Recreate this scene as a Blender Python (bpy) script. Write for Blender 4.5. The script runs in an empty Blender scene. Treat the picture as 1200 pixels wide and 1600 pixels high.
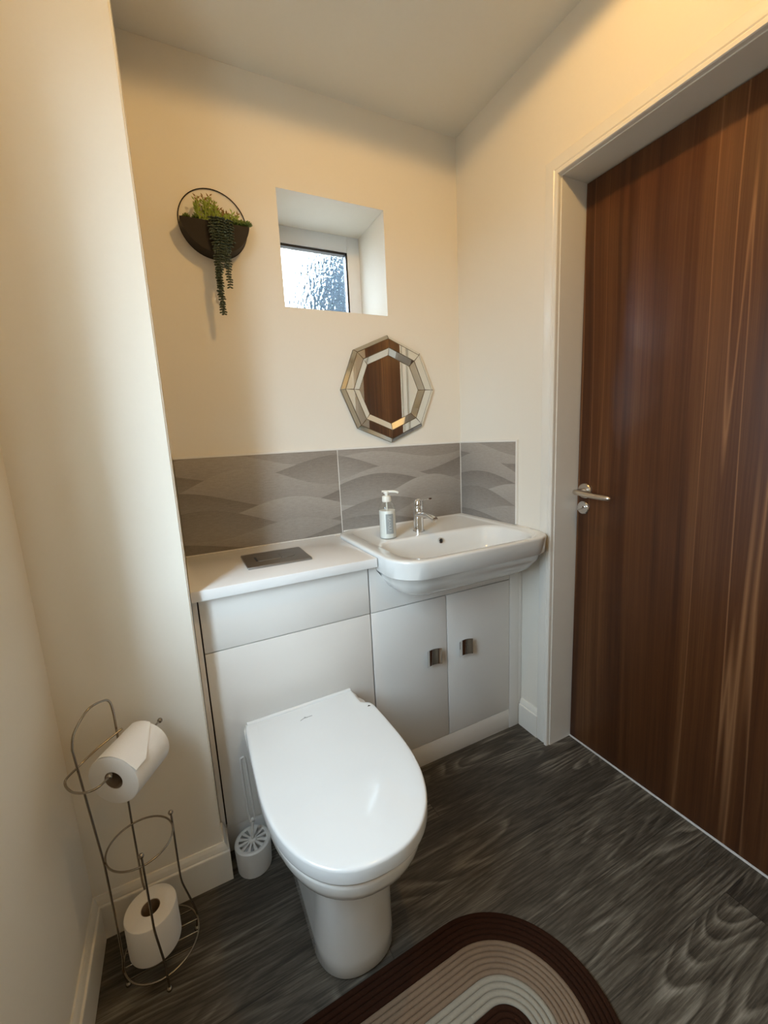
import bpy, bmesh, math, random
from mathutils import Vector, Matrix
PI = math.pi
random.seed(4)
S = bpy.context.scene
COL = S.collection

# ------------------------------------------------------------------ camera
cd = bpy.data.cameras.new('camera'); cam = bpy.data.objects.new('camera', cd); COL.objects.link(cam)
YAW, PITCH, ROLL, FPX = .4545, -.1723, -.0491, 651.83
fw = Vector((math.sin(YAW)*math.cos(PITCH), math.cos(YAW)*math.cos(PITCH), math.sin(PITCH)))
rt0 = Vector((math.cos(YAW), -math.sin(YAW), 0)); up0 = rt0.cross(fw)
c_, s_ = math.cos(ROLL), math.sin(ROLL)
rt = c_*rt0 + s_*up0; up = -s_*rt0 + c_*up0
cam.matrix_world = Matrix(((rt.x, up.x, -fw.x, -1.18), (rt.y, up.y, -fw.y, -1.5793), (rt.z, up.z, -fw.z, 1.211), (0, 0, 0, 1)))
cd.sensor_fit = 'VERTICAL'; cd.sensor_height = 32; cd.sensor_width = 24; cd.lens = FPX*32/1600; cd.clip_start = .01
S.camera = cam

# ------------------------------------------------------------------ exposure
S.view_settings.view_transform = 'Standard'; S.view_settings.look = 'None'
S.view_settings.gamma = 1; S.view_settings.use_curve_mapping = False
S.view_settings.exposure = 0.0

# ------------------------------------------------------------------ daylight: an overcast sky over darker ground
W = bpy.data.worlds.new('overcast_sky'); S.world = W; W.use_nodes = True
nt = W.node_tree; nt.nodes.clear()
wo = nt.nodes.new('ShaderNodeOutputWorld'); bg = nt.nodes.new('ShaderNodeBackground')
tc = nt.nodes.new('ShaderNodeTexCoord'); sp = nt.nodes.new('ShaderNodeSeparateXYZ'); rp = nt.nodes.new('ShaderNodeValToRGB')
nt.links.new(tc.outputs['Generated'], sp.inputs[0]); nt.links.new(sp.outputs['Z'], rp.inputs[0])
e = rp.color_ramp.elements
e[0].position = 0.0; e[0].color = (.10, .105, .10, 1)
e[1].position = .04; e[1].color = (.73, .895, 1.06, 1)
# added weighting: sky brightened towards -y, overhead and +y to balance room light
def wm(op, a, b, clamp=False):
    x = nt.nodes.new('ShaderNodeMath'); x.operation = op; x.use_clamp = clamp
    for i_, v_ in ((0, a), (1, b)):
        if isinstance(v_, (int, float)): x.inputs[i_].default_value = v_
        else: nt.links.new(v_, x.inputs[i_])
    return x.outputs[0]
SKY = 22.0
south = wm('MULTIPLY', wm('SUBTRACT', wm('MULTIPLY', sp.outputs['Y'], -1.0), .35), 2.2, True)
zen = wm('MULTIPLY', wm('SUBTRACT', sp.outputs['Z'], .45), 2.0, True)
north = wm('MULTIPLY', wm('SUBTRACT', sp.outputs['Y'], .3), 2.0, True)
lev = wm('ADD', wm('ADD', wm('ADD', wm('MULTIPLY', south, 1.3), wm('MULTIPLY', zen, .8)), wm('MULTIPLY', north, .9)), .5)
nt.links.new(rp.outputs[0], bg.inputs[0]); nt.links.new(wm('MULTIPLY', lev, SKY), bg.inputs[1])
nt.links.new(bg.outputs[0], wo.inputs[0])

# left-hand window that lies behind the frame edge (opening in the left wall)
LW = dict(y0=-1.48, y1=-.82, z0=.86, z1=2.12)
pd = bpy.data.lights.new('sky_portal', 'AREA'); pd.shape = 'RECTANGLE'; pd.size = 1.26; pd.size_y = .66
pd.cycles.is_portal = True
po = bpy.data.objects.new('sky_portal', pd); COL.objects.link(po)
po.location = (-1.80, (LW['y0']+LW['y1'])/2, (LW['z0']+LW['z1'])/2); po.rotation_euler = (0, -PI/2, 0)

WARM = (1.0, .60, .20)
# recessed ceiling lamps: x, y, watts
LAMPS = [(-.58, -1.0, 17.0), (-.75, -2.3, 5.0)]

# ------------------------------------------------------------------ material helpers
def lin(c):
    return tuple((x/12.92 if x <= .04045 else ((x+.055)/1.055)**2.4) for x in [v/255 for v in c]) + (1,)
class NT:
    def __init__(s, name):
        s.m = bpy.data.materials.new(name); s.m.use_nodes = True; s.t = s.m.node_tree
        s.b = s.t.nodes['Principled BSDF']; s.out = s.t.nodes['Material Output']
    def n(s, typ, **k):
        x = s.t.nodes.new('ShaderNode'+typ)
        for a, v in k.items(): setattr(x, a, v)
        return x
    def l(s, a, b): s.t.links.new(a, b)
    def val(s, sock, v):
        if hasattr(v, 'is_output') or isinstance(v, bpy.types.NodeSocket): s.l(v, sock)
        else: sock.default_value = v
    def math(s, op, a, b=0.0, c=0.0, clamp=False):
        x = s.n('Math', operation=op, use_clamp=clamp)
        s.val(x.inputs[0], a); s.val(x.inputs[1], b); s.val(x.inputs[2], c)
        return x.outputs[0]
    def mix(s, f, a, b, mode='MIX'):
        x = s.n('Mix', data_type='RGBA', blend_type=mode)
        s.val(x.inputs[0], f); s.val(x.inputs[6], a); s.val(x.inputs[7], b)
        return x.outputs[2]
    def noise(s, vec, scale=5, detail=3, rough=.5, dist=0):
        x = s.n('TexNoise'); s.l(vec, x.inputs['Vector'])
        x.inputs['Scale'].default_value = scale; x.inputs['Detail'].default_value = detail
        x.inputs['Roughness'].default_value = rough; x.inputs['Distortion'].default_value = dist
        return x.outputs['Fac']
    def mapping(s, vec, scale=(1, 1, 1), loc=(0, 0, 0), rot=(0, 0, 0)):
        x = s.n('Mapping'); s.l(vec, x.inputs[0]); x.inputs['Scale'].default_value = scale
        x.inputs['Location'].default_value = loc; x.inputs['Rotation'].default_value = rot
        return x.outputs[0]
    def ramp(s, f, stops, interp='LINEAR'):
        x = s.n('ValToRGB'); s.l(f, x.inputs[0]); r = x.color_ramp; r.interpolation = interp
        while len(r.elements) < len(stops): r.elements.new(.5)
        for el, (p, c) in zip(r.elements, stops):
            el.position = p; el.color = c if len(c) == 4 else tuple(c)+(1,)
        return x.outputs[0]
    def bump(s, h, strength=.2, dist=.001):
        x = s.n('Bump'); s.l(h, x.inputs['Height']); x.inputs['Strength'].default_value = strength
        x.inputs['Distance'].default_value = dist; s.l(x.outputs[0], s.b.inputs['Normal'])
    def obj(s): return s.n('TexCoord').outputs['Object']
def plain(name, col, rough=.5, metal=0, bump=0, bscale=60, bdist=.001, coat=0, spec=.5, var=0.03, ior=None):
    k = NT(name); b = k.b; o = k.obj()
    n = k.noise(o, bscale, 4)
    c2 = tuple(max(0, x*(1-var)) for x in col[:3])+(1,)
    k.l(k.mix(n, tuple(col[:3])+(1,), c2), b.inputs['Base Color'])
    b.inputs['Roughness'].default_value = rough; b.inputs['Metallic'].default_value = metal
    b.inputs['Coat Weight'].default_value = coat; b.inputs['Coat Roughness'].default_value = .05
    b.inputs['Specular IOR Level'].default_value = spec
    if bump: k.bump(n, bump, bdist)
    return k.m

M = {}
M['wall'] = plain('wall_paint', (.80, .755, .665), .75, bump=.12, bscale=110, bdist=.0006, spec=.25, var=.02)
M['ceiling'] = plain('ceiling_paint', (.78, .75, .67), .85, bump=.06, bscale=90, bdist=.0006, spec=.2)
M['gloss'] = plain('white_gloss_woodwork', (.79, .76, .69), .32, bump=.04, bscale=30, bdist=.0004)
M['panel'] = plain('white_cabinet_laminate', (.77, .745, .70), .30, var=.01)
M['top'] = plain('white_worktop_laminate', (.80, .79, .77), .18, coat=.3, var=.01)
M['carcass'] = plain('gap_shade_carcass', (.04, .035, .03), .7)  # carcass coloured dark to paint in the shade between panels
M['ceramic'] = plain('white_ceramic', (.77, .77, .74), .12, coat=.6, var=.005)
M['seat'] = plain('white_seat_plastic', (.74, .755, .75), .16, coat=.25, var=.005)
M['chrome'] = plain('polished_chrome', (.78, .78, .78), .08, 1, var=.02)
M['satin'] = plain('brushed_nickel', (.62, .57, .50), .28, 1, bump=.05, bscale=300)
M['plate'] = plain('brushed_steel_plate', (.36, .35, .33), .33, 1, bump=.04, bscale=200)
M['wire'] = plain('dull_chrome_wire', (.33, .29, .235), .22, 1)
M['mirror'] = plain('mirror_glass', (.86, .87, .84), .012, 1, var=0)
M['backing'] = plain('mirror_backing_bronze', (.20, .155, .10), .4, .7)
M['planter'] = plain('dark_bronze_tin', (.016, .010, .006), .6, .1, bump=.05, spec=.3)
M['soil'] = plain('dark_moss', (.02, .025, .01), .9, bump=.5, bscale=200)
M['paper'] = plain('toilet_paper', (.82, .79, .74), .95, bump=.35, bscale=260, bdist=.0008, spec=.1)
M['card'] = plain('cardboard_core', (.22, .15, .09), .9)
M['brush'] = plain('white_brush_plastic', (.66, .64, .60), .4)
M['dark'] = plain('dark_gap', (.015, .013, .012), .8)
M['upvc'] = plain('white_window_plastic', (.78, .80, .82), .35)
M['gasket'] = plain('black_rubber_gasket', (.012, .014, .018), .5)
M['white_pump'] = plain('white_pump_plastic', (.80, .77, .68), .35)
M['lotion'] = plain('white_liquid_soap', (.80, .80, .75), .35)
M['grey_label'] = plain('grey_label_print', (.30, .32, .31), .6)
M['white_print'] = plain('white_label_print', (.75, .75, .72), .6)
M['seal'] = plain('white_silicone', (.80, .77, .71), .35)
M['lime'] = plain('yellow_green_leaf', (.36, .46, .05), .5, var=.5, bscale=90)
M['lime_tip'] = plain('bronze_leaf_tip', (.34, .20, .06), .5, var=.4, bscale=90)
M['midgreen'] = plain('mid_green_leaf', (.15, .22, .035), .5, var=.5, bscale=90)
M['bead'] = plain('dark_grey_green_bead', (.085, .115, .070), .30, var=.75, bscale=120)
M['tree'] = plain('tree_foliage', (.046, .078, .104), .8, var=.7, bscale=3)
M['bark'] = plain('tree_bark', (.08, .06, .05), .9)
M['strip'] = plain('threshold_strip', (.75, .72, .68), .35)

def glass_mat():
    k = NT('clear_bottle_plastic')
    t = k.n('BsdfTransparent'); t.inputs[0].default_value = (.97, .98, .97, 1)
    g = k.n('BsdfGlossy'); g.inputs['Roughness'].default_value = .04
    lw = k.n('LayerWeight'); lw.inputs[0].default_value = .35
    mx = k.n('MixShader'); k.l(k.math('ADD', k.math('MULTIPLY', lw.outputs['Facing'], .35), .03), mx.inputs[0])
    k.l(t.outputs[0], mx.inputs[1]); k.l(g.outputs[0], mx.inputs[2]); k.l(mx.outputs[0], k.out.inputs[0])
    return k.m
M['clear'] = glass_mat()
def obscure():
    k = NT('textured_obscure_glass'); b = k.b; o = k.obj()
    w = k.n('TexVoronoi'); k.l(k.mapping(o, (1, 1, .55)), w.inputs['Vector']); w.inputs['Scale'].default_value = 85
    w.feature = 'SMOOTH_F1'
    n = k.noise(o, 60, 2)
    h = k.math('ADD', w.outputs['Distance'], n)
    k.bump(h, .6, .004)
    b.inputs['Base Color'].default_value = (.95, .98, 1, 1)
    b.inputs['Roughness'].default_value = .06; b.inputs['Transmission Weight'].default_value = 1; b.inputs['IOR'].default_value = 1.45
    return k.m
M['obscure'] = obscure()
def pane():
    k = NT('clear_window_glass')
    t = k.n('BsdfTransparent'); t.inputs[0].default_value = (.93, .96, .97, 1)
    g = k.n('BsdfGlossy'); g.inputs['Roughness'].default_value = .02
    mx = k.n('MixShader'); mx.inputs[0].default_value = .06
    k.l(t.outputs[0], mx.inputs[1]); k.l(g.outputs[0], mx.inputs[2]); k.l(mx.outputs[0], k.out.inputs[0])
    return k.m
M['pane'] = pane()

def floor_mat():
    k = NT('dark_wood_vinyl_planks'); b = k.b; o = k.obj()
    sx = k.n('SeparateXYZ'); k.l(o, sx.inputs[0]); X, Y = sx.outputs[0], sx.outputs[1]
    PW, PL = .183, 1.22
    row = k.math('FLOOR', k.math('DIVIDE', k.math('ADD', Y, .045), PW))
    fy = k.math('FRACT', k.math('DIVIDE', k.math('ADD', Y, .045), PW))
    shift = k.math('FRACT', k.math('MULTIPLY', k.math('SINE', k.math('MULTIPLY', row, 12.9898)), 43758.5))
    px = k.math('ADD', k.math('DIVIDE', X, PL), shift)
    colm = k.math('FLOOR', px); fx = k.math('FRACT', px)
    rid = k.math('FRACT', k.math('MULTIPLY', k.math('SINE', k.math('ADD', k.math('MULTIPLY', row, 7.13), k.math('MULTIPLY', colm, 3.71))), 9137.3))
    # offset grain per plank
    cmb = k.n('CombineXYZ'); k.l(k.math('ADD', X, k.math('MULTIPLY', rid, 17)), cmb.inputs[0])
    k.l(k.math('ADD', Y, k.math('MULTIPLY', rid, 5)), cmb.inputs[1]); v = cmb.outputs[0]
    # growth rings: cathedral arches
    big = k.noise(k.mapping(v, (.95, 6.5, 1)), 1.0, 1.5, .4)
    rings = k.math('FRACT', k.math('MULTIPLY', big, 24))
    rl = k.ramp(rings, [(0, (0, 0, 0)), (.45, (.35, .35, .35)), (.8, (1, 1, 1)), (.93, (.5, .5, .5)), (1, (0, 0, 0))])
    fine = k.noise(k.mapping(v, (8, 230, 1)), 1.0, 5, .7)
    mot = k.noise(k.mapping(v, (6, 60, 1)), 1.0, 5, .65, 1.2)
    a = k.math('MULTIPLY', rl, k.ramp(k.noise(k.mapping(v, (2.2, 7, 1)), 1, 2), [(.44, (.03, .03, .03)), (.58, (.60, .60, .60))]))
    g = k.math('ADD', k.math('MULTIPLY', a, .36), k.math('ADD', k.math('MULTIPLY', fine, .60), k.math('MULTIPLY', mot, .40)))
    col = k.ramp(g, [(.36, (.018, .0145, .0105)), (.48, (.045, .038, .0285)), (.60, (.098, .086, .067)), (.84, (.27, .25, .21))])
    tint = k.mix(rid, (.86, .84, .82, 1), (1.1, 1.1, 1.08, 1))
    col = k.mix(1, col, tint, 'MULTIPLY')
    seam = k.math('MINIMUM', k.math('MINIMUM', fy, k.math('SUBTRACT', 1, fy)), k.math('MULTIPLY', k.math('MINIMUM', fx, k.math('SUBTRACT', 1, fx)), PL/PW))
    sm = k.ramp(seam, [(0, (.35, .35, .35)), (.010, (1, 1, 1))])
    col = k.mix(1, col, sm, 'MULTIPLY')
    k.l(col, b.inputs['Base Color'])
    rr = k.math('ADD', .42, k.math('MULTIPLY', g, .22)); k.l(rr, b.inputs['Roughness'])
    b.inputs['Specular IOR Level'].default_value = .45
    k.bump(k.math('ADD', g, k.math('MULTIPLY', sm, .4)), .35, .0012)
    return k.m
M['floor'] = floor_mat()

def walnut():
    k = NT('walnut_veneer'); b = k.b; o = k.obj()
    # object x = thickness, y = width, z = height
    warp = k.noise(k.mapping(o, (0, 1.0, .5)), 1.5, 1)
    sx = k.n('SeparateXYZ'); k.l(o, sx.inputs[0])
    yy = k.math('ADD', sx.outputs[1], k.math('MULTIPLY', warp, .05))
    cmb = k.n('CombineXYZ'); k.l(yy, cmb.inputs[1]); k.l(sx.outputs[2], cmb.inputs[2]); v = cmb.outputs[0]
    broad = k.noise(k.mapping(v, (1, 9, .22)), 1, 3, .5)
    mid = k.noise(k.mapping(v, (1, 38, .45)), 1, 4, .6)
    fine = k.noise(k.mapping(v, (1, 330, 3.2)), 1, 4, .7)
    g = k.math('ADD', k.math('MULTIPLY', broad, .55), k.math('ADD', k.math('MULTIPLY', mid, .36), k.math('MULTIPLY', fine, .22)))
    col = k.ramp(g, [(.38, (.024, .0066, .002)), (.5, (.053, .0162, .0044)), (.60, (.088, .030, .0085)), (.74, (.155, .064, .021))])
    st = k.noise(k.mapping(v, (1, 12, .16), (0, 3.3, 1.7)), 1, 2, .5)
    line = k.ramp(k.math('ABSOLUTE', k.math('SUBTRACT', st, .53)), [(0, (1, 1, 1)), (.006, (.6, .6, .6)), (.018, (0, 0, 0))])
    st2 = k.noise(k.mapping(v, (1, 4.0, .25), (0, 8.3, .7)), 1, 1, .4)
    gate = k.ramp(st2, [(.46, (0, 0, 0)), (.60, (1, 1, 1))])
    col = k.mix(k.math('MULTIPLY', k.math('MULTIPLY', line, gate), .75), col, (.30, .145, .062, 1))
    k.l(col, b.inputs['Base Color']); b.inputs['Roughness'].default_value = .42
    b.inputs['Specular IOR Level'].default_value = .35
    k.bump(fine, .08, .0006)
    return k.m
M['walnut'] = walnut()

def tile_mat(name, off, seed):
    """grey ceramic tile printed with overlapping wave shapes; local x along the wall, z up"""
    k = NT(name); b = k.b; o = k.obj()
    sx = k.n('SeparateXYZ'); k.l(o, sx.inputs[0])
    X = k.math('ADD', sx.outputs[0], off); Z = sx.outputs[2]
    rnd = random.Random(seed)
    grain = k.noise(k.mapping(o, (40, 1, 210), (off*9, 0, 0)), 1, 5, .75)
    speck = k.noise(o, 420, 3, .8)
    shade = None
    base = .40
    cur = base
    layers = [(.310, .024, 9.5, .4, .52), (.272, .036, 8.3, 2.9, .28), (.236, .040, 9.6, 5.9, .50), (.188, .036, 8.0, 1.6, .26),
              (.150, .040, 9.2, 4.3, .56), (.104, .036, 8.6, .9, .30), (.066, .034, 9.3, 4.0, .48), (.026, .026, 8.2, 2.0, .28)]
    val = base
    for (z0, A, w, ph, sh) in layers:
        curve = k.math('ADD', z0, k.math('MULTIPLY', k.math('SINE', k.math('ADD', k.math('MULTIPLY', X, w), ph)), A))
        curve = k.math('ADD', curve, k.math('MULTIPLY', k.math('SINE', k.math('ADD', k.math('MULTIPLY', X, w*.53), ph*2.1)), A*.45))
        d = k.math('SUBTRACT', curve, Z)
        mask = k.math('MULTIPLY', d, 900, clamp=True)
        # each wave is strongest at its crest line and fades downwards into a mid grey
        fade = k.math('MULTIPLY', d, 11, clamp=True)
        v = k.math('ADD', sh, k.math('MULTIPLY', fade, .43-sh))
        mx = k.n('Mix', data_type='FLOAT'); k.l(mask, mx.inputs[0]); k.val(mx.inputs[2], val); k.val(mx.inputs[3], v)
        val = mx.outputs[0]
    g = k.math('ADD', val, k.math('ADD', k.math('MULTIPLY', k.math('SUBTRACT', grain, .5), .34), k.math('MULTIPLY', k.math('SUBTRACT', speck, .5), .20)))
    col = k.ramp(g, [(.1, (.135, .115, .097)), (.45, (.325, .290, .252)), (.8, (.53, .485, .435))])
    k.l(col, b.inputs['Base Color']); b.inputs['Roughness'].default_value = .5; b.inputs['Specular IOR Level'].default_value = .3
    k.bump(speck, .15, .0006)
    return k.m

def braid(name, col, alt):
    k = NT(name); b = k.b; o = k.obj()
    n = k.noise(o, 260, 3, .7); n2 = k.noise(o, 22, 2)
    k.l(k.mix(k.math('MULTIPLY', k.math('ADD', n, n2), .5), tuple(col)+(1,), tuple(alt)+(1,)), b.inputs['Base Color'])
    b.inputs['Roughness'].default_value = .95; b.inputs['Specular IOR Level'].default_value = .1
    k.bump(n, .8, .0015)
    return k.m
M['r_dark'] = braid('chocolate_braid', (.036, .013, .006), (.020, .008, .004))
M['r_taupe'] = braid('taupe_braid', (.24, .168, .112), (.17, .118, .078))
M['r_beige'] = braid('beige_grey_braid', (.34, .305, .24), (.26, .235, .185))

# ------------------------------------------------------------------ geometry helpers
def link(name, bm, mat, parent=None, smooth=None, loc=(0, 0, 0), rot=None):
    bmesh.ops.remove_doubles(bm, verts=bm.verts[:], dist=1e-6)
    bmesh.ops.recalc_face_normals(bm, faces=bm.faces[:])
    me = bpy.data.meshes.new(name); bm.to_mesh(me); bm.free()
    mats = mat if isinstance(mat, (list, tuple)) else [mat]
    for m in mats: me.materials.append(M[m] if isinstance(m, str) else m)
    if smooth is not None:
        for p in me.polygons: p.use_smooth = True
        me.set_sharp_from_angle(angle=math.radians(smooth))
    o = bpy.data.objects.new(name, me); COL.objects.link(o)
    if parent is not None: o.parent = parent
    o.location = loc
    if rot: o.rotation_euler = rot
    return o
def thing(name, label, cat, loc=(0, 0, 0), rot=(0, 0, 0), group=None):
    o = bpy.data.objects.new(name, None); COL.objects.link(o); o.empty_display_size = .05
    o.location = loc; o.rotation_euler = rot; o['label'] = label; o['category'] = cat
    if group: o['group'] = group
    return o
def tag(o, label, cat, group=None):
    o['label'] = label; o['category'] = cat
    if group: o['group'] = group
    return o
def struct(o, label=None):
    o['kind'] = 'structure'
    if label: o['label'] = label; o['category'] = label.split()[-1]
    return o
def box(bm, x0, x1, y0, y1, z0, z1, bev=0, mi=0):
    x0, x1 = sorted((x0, x1)); y0, y1 = sorted((y0, y1)); z0, z1 = sorted((z0, z1))
    r = bmesh.ops.create_cube(bm, size=1, matrix=Matrix.Translation(((x0+x1)/2, (y0+y1)/2, (z0+z1)/2)) @ Matrix.Diagonal((x1-x0, y1-y0, z1-z0, 1)))
    fs = set(f for v in r['verts'] for f in v.link_faces)
    for f in fs: f.material_index = mi
    if bev:
        es = list(set(e for v in r['verts'] for e in v.link_edges))
        bmesh.ops.bevel(bm, geom=es, offset=bev, segments=2, affect='EDGES', profile=.5, clamp_overlap=True)
def loft(bm, loops, cap0=True, cap1=True, closed=False):
    rows = [[bm.verts.new(p) for p in lp] for lp in loops]
    n = len(rows[0]); m = len(rows)
    for i in range(m if closed else m-1):
        a, b = rows[i], rows[(i+1) % m]
        for j in range(n):
            bm.faces.new((a[j], a[(j+1) % n], b[(j+1) % n], b[j]))
    if not closed:
        if cap0: bm.faces.new(rows[0][::-1])
        if cap1: bm.faces.new(rows[-1])
def spline(pts, n=8, closed=False):
    P = [Vector(p) for p in pts]; out = []; N = len(P)
    for i in range(N if closed else N-1):
        if closed: a, b, c, d = P[i-1], P[i], P[(i+1) % N], P[(i+2) % N]
        else: a, b, c, d = P[max(i-1, 0)], P[i], P[i+1], P[min(i+2, N-1)]
        for k in range(n):
            t = k/n
            out.append(.5*((2*b)+(c-a)*t+(2*a-5*b+4*c-d)*t*t+(3*b-a-3*c+d)*t**3))
    if not closed: out.append(P[-1])
    return out
def tube(bm, pts, r, seg=10, closed=False, cap=True):
    P = [Vector(p) for p in pts]; N = len(P); loops = []
    T0 = None; nrm = None
    for i in range(N):
        if closed: T = (P[(i+1) % N]-P[i-1]).normalized()
        else: T = (P[min(i+1, N-1)]-P[max(i-1, 0)]).normalized()
        if nrm is None:
            h = Vector((0, 0, 1)) if abs(T.z) < .9 else Vector((1, 0, 0))
            nrm = T.cross(h).normalized()
        else:
            nrm = (nrm-T*nrm.dot(T)).normalized()
        bn = T.cross(nrm); rr = r[i] if isinstance(r, (list, tuple)) else r
        loops.append([P[i]+(math.cos(2*PI*k/seg)*nrm+math.sin(2*PI*k/seg)*bn)*rr for k in range(seg)])
    loft(bm, loops, cap and not closed, cap and not closed, closed)
def ball(bm, c, r, seg=12, sc=(1, 1, 1), rot=None):
    m = Matrix.Translation(c)
    if rot is not None: m = m @ rot
    m = m @ Matrix.Diagonal((sc[0], sc[1], sc[2], 1))
    bmesh.ops.create_uvsphere(bm, u_segments=seg, v_segments=max(5, seg//2), radius=r, matrix=m)
def lathe(bm, prof, seg=32, mat=Matrix(), cap0=False, cap1=False):
    loft(bm, [[mat @ Vector((r*math.cos(2*PI*k/seg), r*math.sin(2*PI*k/seg), z)) for k in range(seg)] for r, z in prof], cap0, cap1)
def frame_to(p, d):
    z = Vector(d).normalized(); h = Vector((0, 0, 1)) if abs(z.z) < .9 else Vector((0, 1, 0))
    x = h.cross(z).normalized(); y = z.cross(x)
    return Matrix(((x.x, y.x, z.x, p[0]), (x.y, y.y, z.y, p[1]), (x.z, y.z, z.z, p[2]), (0, 0, 0, 1)))
def rrect(x0, x1, y0, y1, r, n=8):
    """rounded rectangle, counter-clockwise; r = radii at (x0,y0),(x1,y0),(x1,y1),(x0,y1)"""
    out = []
    for (cx, cy, a0, q) in ((x0, y0, PI, r[0]), (x1, y0, 1.5*PI, r[1]), (x1, y1, 0, r[2]), (x0, y1, .5*PI, r[3])):
        ox = cx+(q if cx == x0 else -q); oy = cy+(q if cy == y0 else -q)
        for k in range(n+1):
            a = a0+PI/2*k/n
            out.append((ox+q*math.cos(a), oy+q*math.sin(a)))
    return out

# ------------------------------------------------------------------ measured room
H = 2.405; WL = -1.4951; WA = -1.1885; DA = -.4584; YF = -3.0
WX0, WX1, WZ0, WZ1, WD = -.7612, -.3483, 1.6968, 2.08, .2448
DY0, DY1, DZ, DX = -.5421, -1.318, 1.99, .1077
ZW, YW, YC = .8404, -.4151, -.3891

bm = bmesh.new(); box(bm, WL-.4, .45, YF-.15, .35, -.06, 0); struct(link('floor', bm, 'floor'))
bm = bmesh.new(); box(bm, WL-.35, .3, YF-.15, .35, H, H+.08); struct(link('ceiling', bm, 'ceiling'))
bm = bmesh.new()
TH = .33
box(bm, WL-.35, WX0, 0, TH, 0, H); box(bm, WX1, .3, 0, TH, 0, H); box(bm, WX0, WX1, 0, TH, 0, WZ0); box(bm, WX0, WX1, 0, TH, WZ1, H)
struct(link('wall_back', bm, 'wall'))
bm = bmesh.new()
box(bm, 0, .16, -.52, 0, 0, H); box(bm, 0, .16, -1.34, -.52, DZ+.022, H); box(bm, 0, .16, YF, -1.34, 0, H)
struct(link('wall_right', bm, 'wall'))
bm = bmesh.new()
box(bm, WL-.3, WL, LW['y1'], 0, 0, H); box(bm, WL-.3, WL, YF, LW['y0'], 0, H)
box(bm, WL-.3, WL, LW['y0'], LW['y1'], 0, LW['z0']); box(bm, WL-.3, WL, LW['y0'], LW['y1'], LW['z1'], H)
struct(link('wall_left', bm, 'wall'))
bm = bmesh.new(); box(bm, WL-.3, .16, YF-.15, YF, 0, H); struct(link('wall_front', bm, 'wall'))
bm = bmesh.new()
box(bm, WL, WA, DA, 0, 0, H)
es = [e for e in bm.edges if abs(e.verts[0].co.x-WA) < 1e-4 and abs(e.verts[1].co.x-WA) < 1e-4 and abs(e.verts[0].co.y-DA) < 1e-4 and abs(e.verts[1].co.y-DA) < 1e-4]
bmesh.ops.bevel(bm, geom=es, offset=.003, segments=3, affect='EDGES')
struct(link('wall_boxing', bm, 'wall', smooth=40))

# skirting boards: profile of (out, z)
SK = [(0, .118), (.004, .118), (.008, .109), (.0105, .100), (.0105, .0955), (.0145, .0945), (.0155, .092), (.0155, 0), (0, 0)]
def skirting(name, path):
    """path: list of (x, y, nx, ny) with the offset direction scaled for mitres"""
    bm = bmesh.new()
    loft(bm, [[(x+nx*o, y+ny*o, z) for o, z in SK] for x, y, nx, ny in path])
    return struct(link(name, bm, 'gloss'))
skirting('baseboard_left', [(WL, YF, 1, 0), (WL, DA, 1, -1), (WA, DA, 1, -1), (WA, YC-.004, 1, 0)])
skirting('baseboard_right', [(0, YC-.002, -1, 0), (0, -.487, -1, 0)])
skirting('baseboard_front', [(WL, YF, 1, 1), (0, YF, -1, 1), (0, -1.375, -1, 0)])

# architrave round the door, profile (distance from opening edge, proud of wall)
AP = [(0, 0), (0, .014), (.002, .017), (.010, .018), (.013, .016), (.0145, .0105), (.018, .010), (.021, .0125), (.050, .0125), (.0535, .011), (.0555, .006), (.0555, 0)]
bm = bmesh.new()
loops = []
for (y, z, sy, sz) in ((DY0+.003, 0, 1, 0), (DY0+.003, DZ+.003, 1, 1), (DY1-.003, DZ+.003, -1, 1), (DY1-.003, 0, -1, 0)):
    loops.append([(-p, y+sy*d, z+sz*d) for d, p in AP])
loft(bm, loops)
struct(link('trim_1', bm, 'gloss', smooth=25))
# door lining
bm = bmesh.new()
box(bm, -.001, .16, DY0, -.52, 0, DZ); box(bm, -.001, .16, -1.34, DY1, 0, DZ); box(bm, -.001, .16, -1.34, -.52, DZ, DZ+.022)
# stop behind the leaf
box(bm, .148, .16, DY0-.012, DY0, 0, DZ); box(bm, .148, .16, DY0, DY1, DZ-.012, DZ); box(bm, .148, .16, DY1, DY1+.012, 0, DZ)
struct(link('trim_2', bm, 'gloss'))
bm = bmesh.new(); box(bm, DX-.001, DX+.05, DY0, DY1, 0, .0045, .001); struct(link('trim_3', bm, 'strip'))

# door leaf (origin at leaf's latch-side foot)
door = thing('door_1', 'dark walnut veneer flush door closed in a cream frame', 'door', (DX, DY0, 0)); door['kind'] = 'structure'
bm = bmesh.new(); box(bm, 0, .038, DY1-DY0+.003, -.0035, .008, DZ-.004, .0012); link('door_leaf', bm, 'walnut', door, 40)
# lever handle
bm = bmesh.new()
hz = .997; hy = -.036
mt = frame_to((0, hy, hz), (-1, 0, 0))
lathe(bm, [(.0265, 0), (.0265, .006), (.024, .009), (.012, .0095), (.0105, .012)], 28, mt, True, True)
hd = link('door_handle', bm, 'satin', door, 35)
bm = bmesh.new()
pts = spline([(-.006, hy, hz), (-.045, hy, hz), (-.058, hy-.006, hz+.001), (-.063, hy-.03, hz), (-.060, hy-.08, hz-.006), (-.054, hy-.135, hz-.010)], 8)
tube(bm, pts, [.0095]*12+[.0095]*(len(pts)-16)+[.009, .0085, .0075, .004], 12)
link('lever', bm, 'satin', hd, 50)
bm = bmesh.new()
mt = frame_to((0, hy+.004, hz-.061), (-1, 0, 0))
lathe(bm, [(.0235, 0), (.0235, .005), (.021, .008), (.013, .0085)], 28, mt, True, True)
tr = link('turn_lock', bm, 'chrome', door, 35)
bm = bmesh.new()
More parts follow.
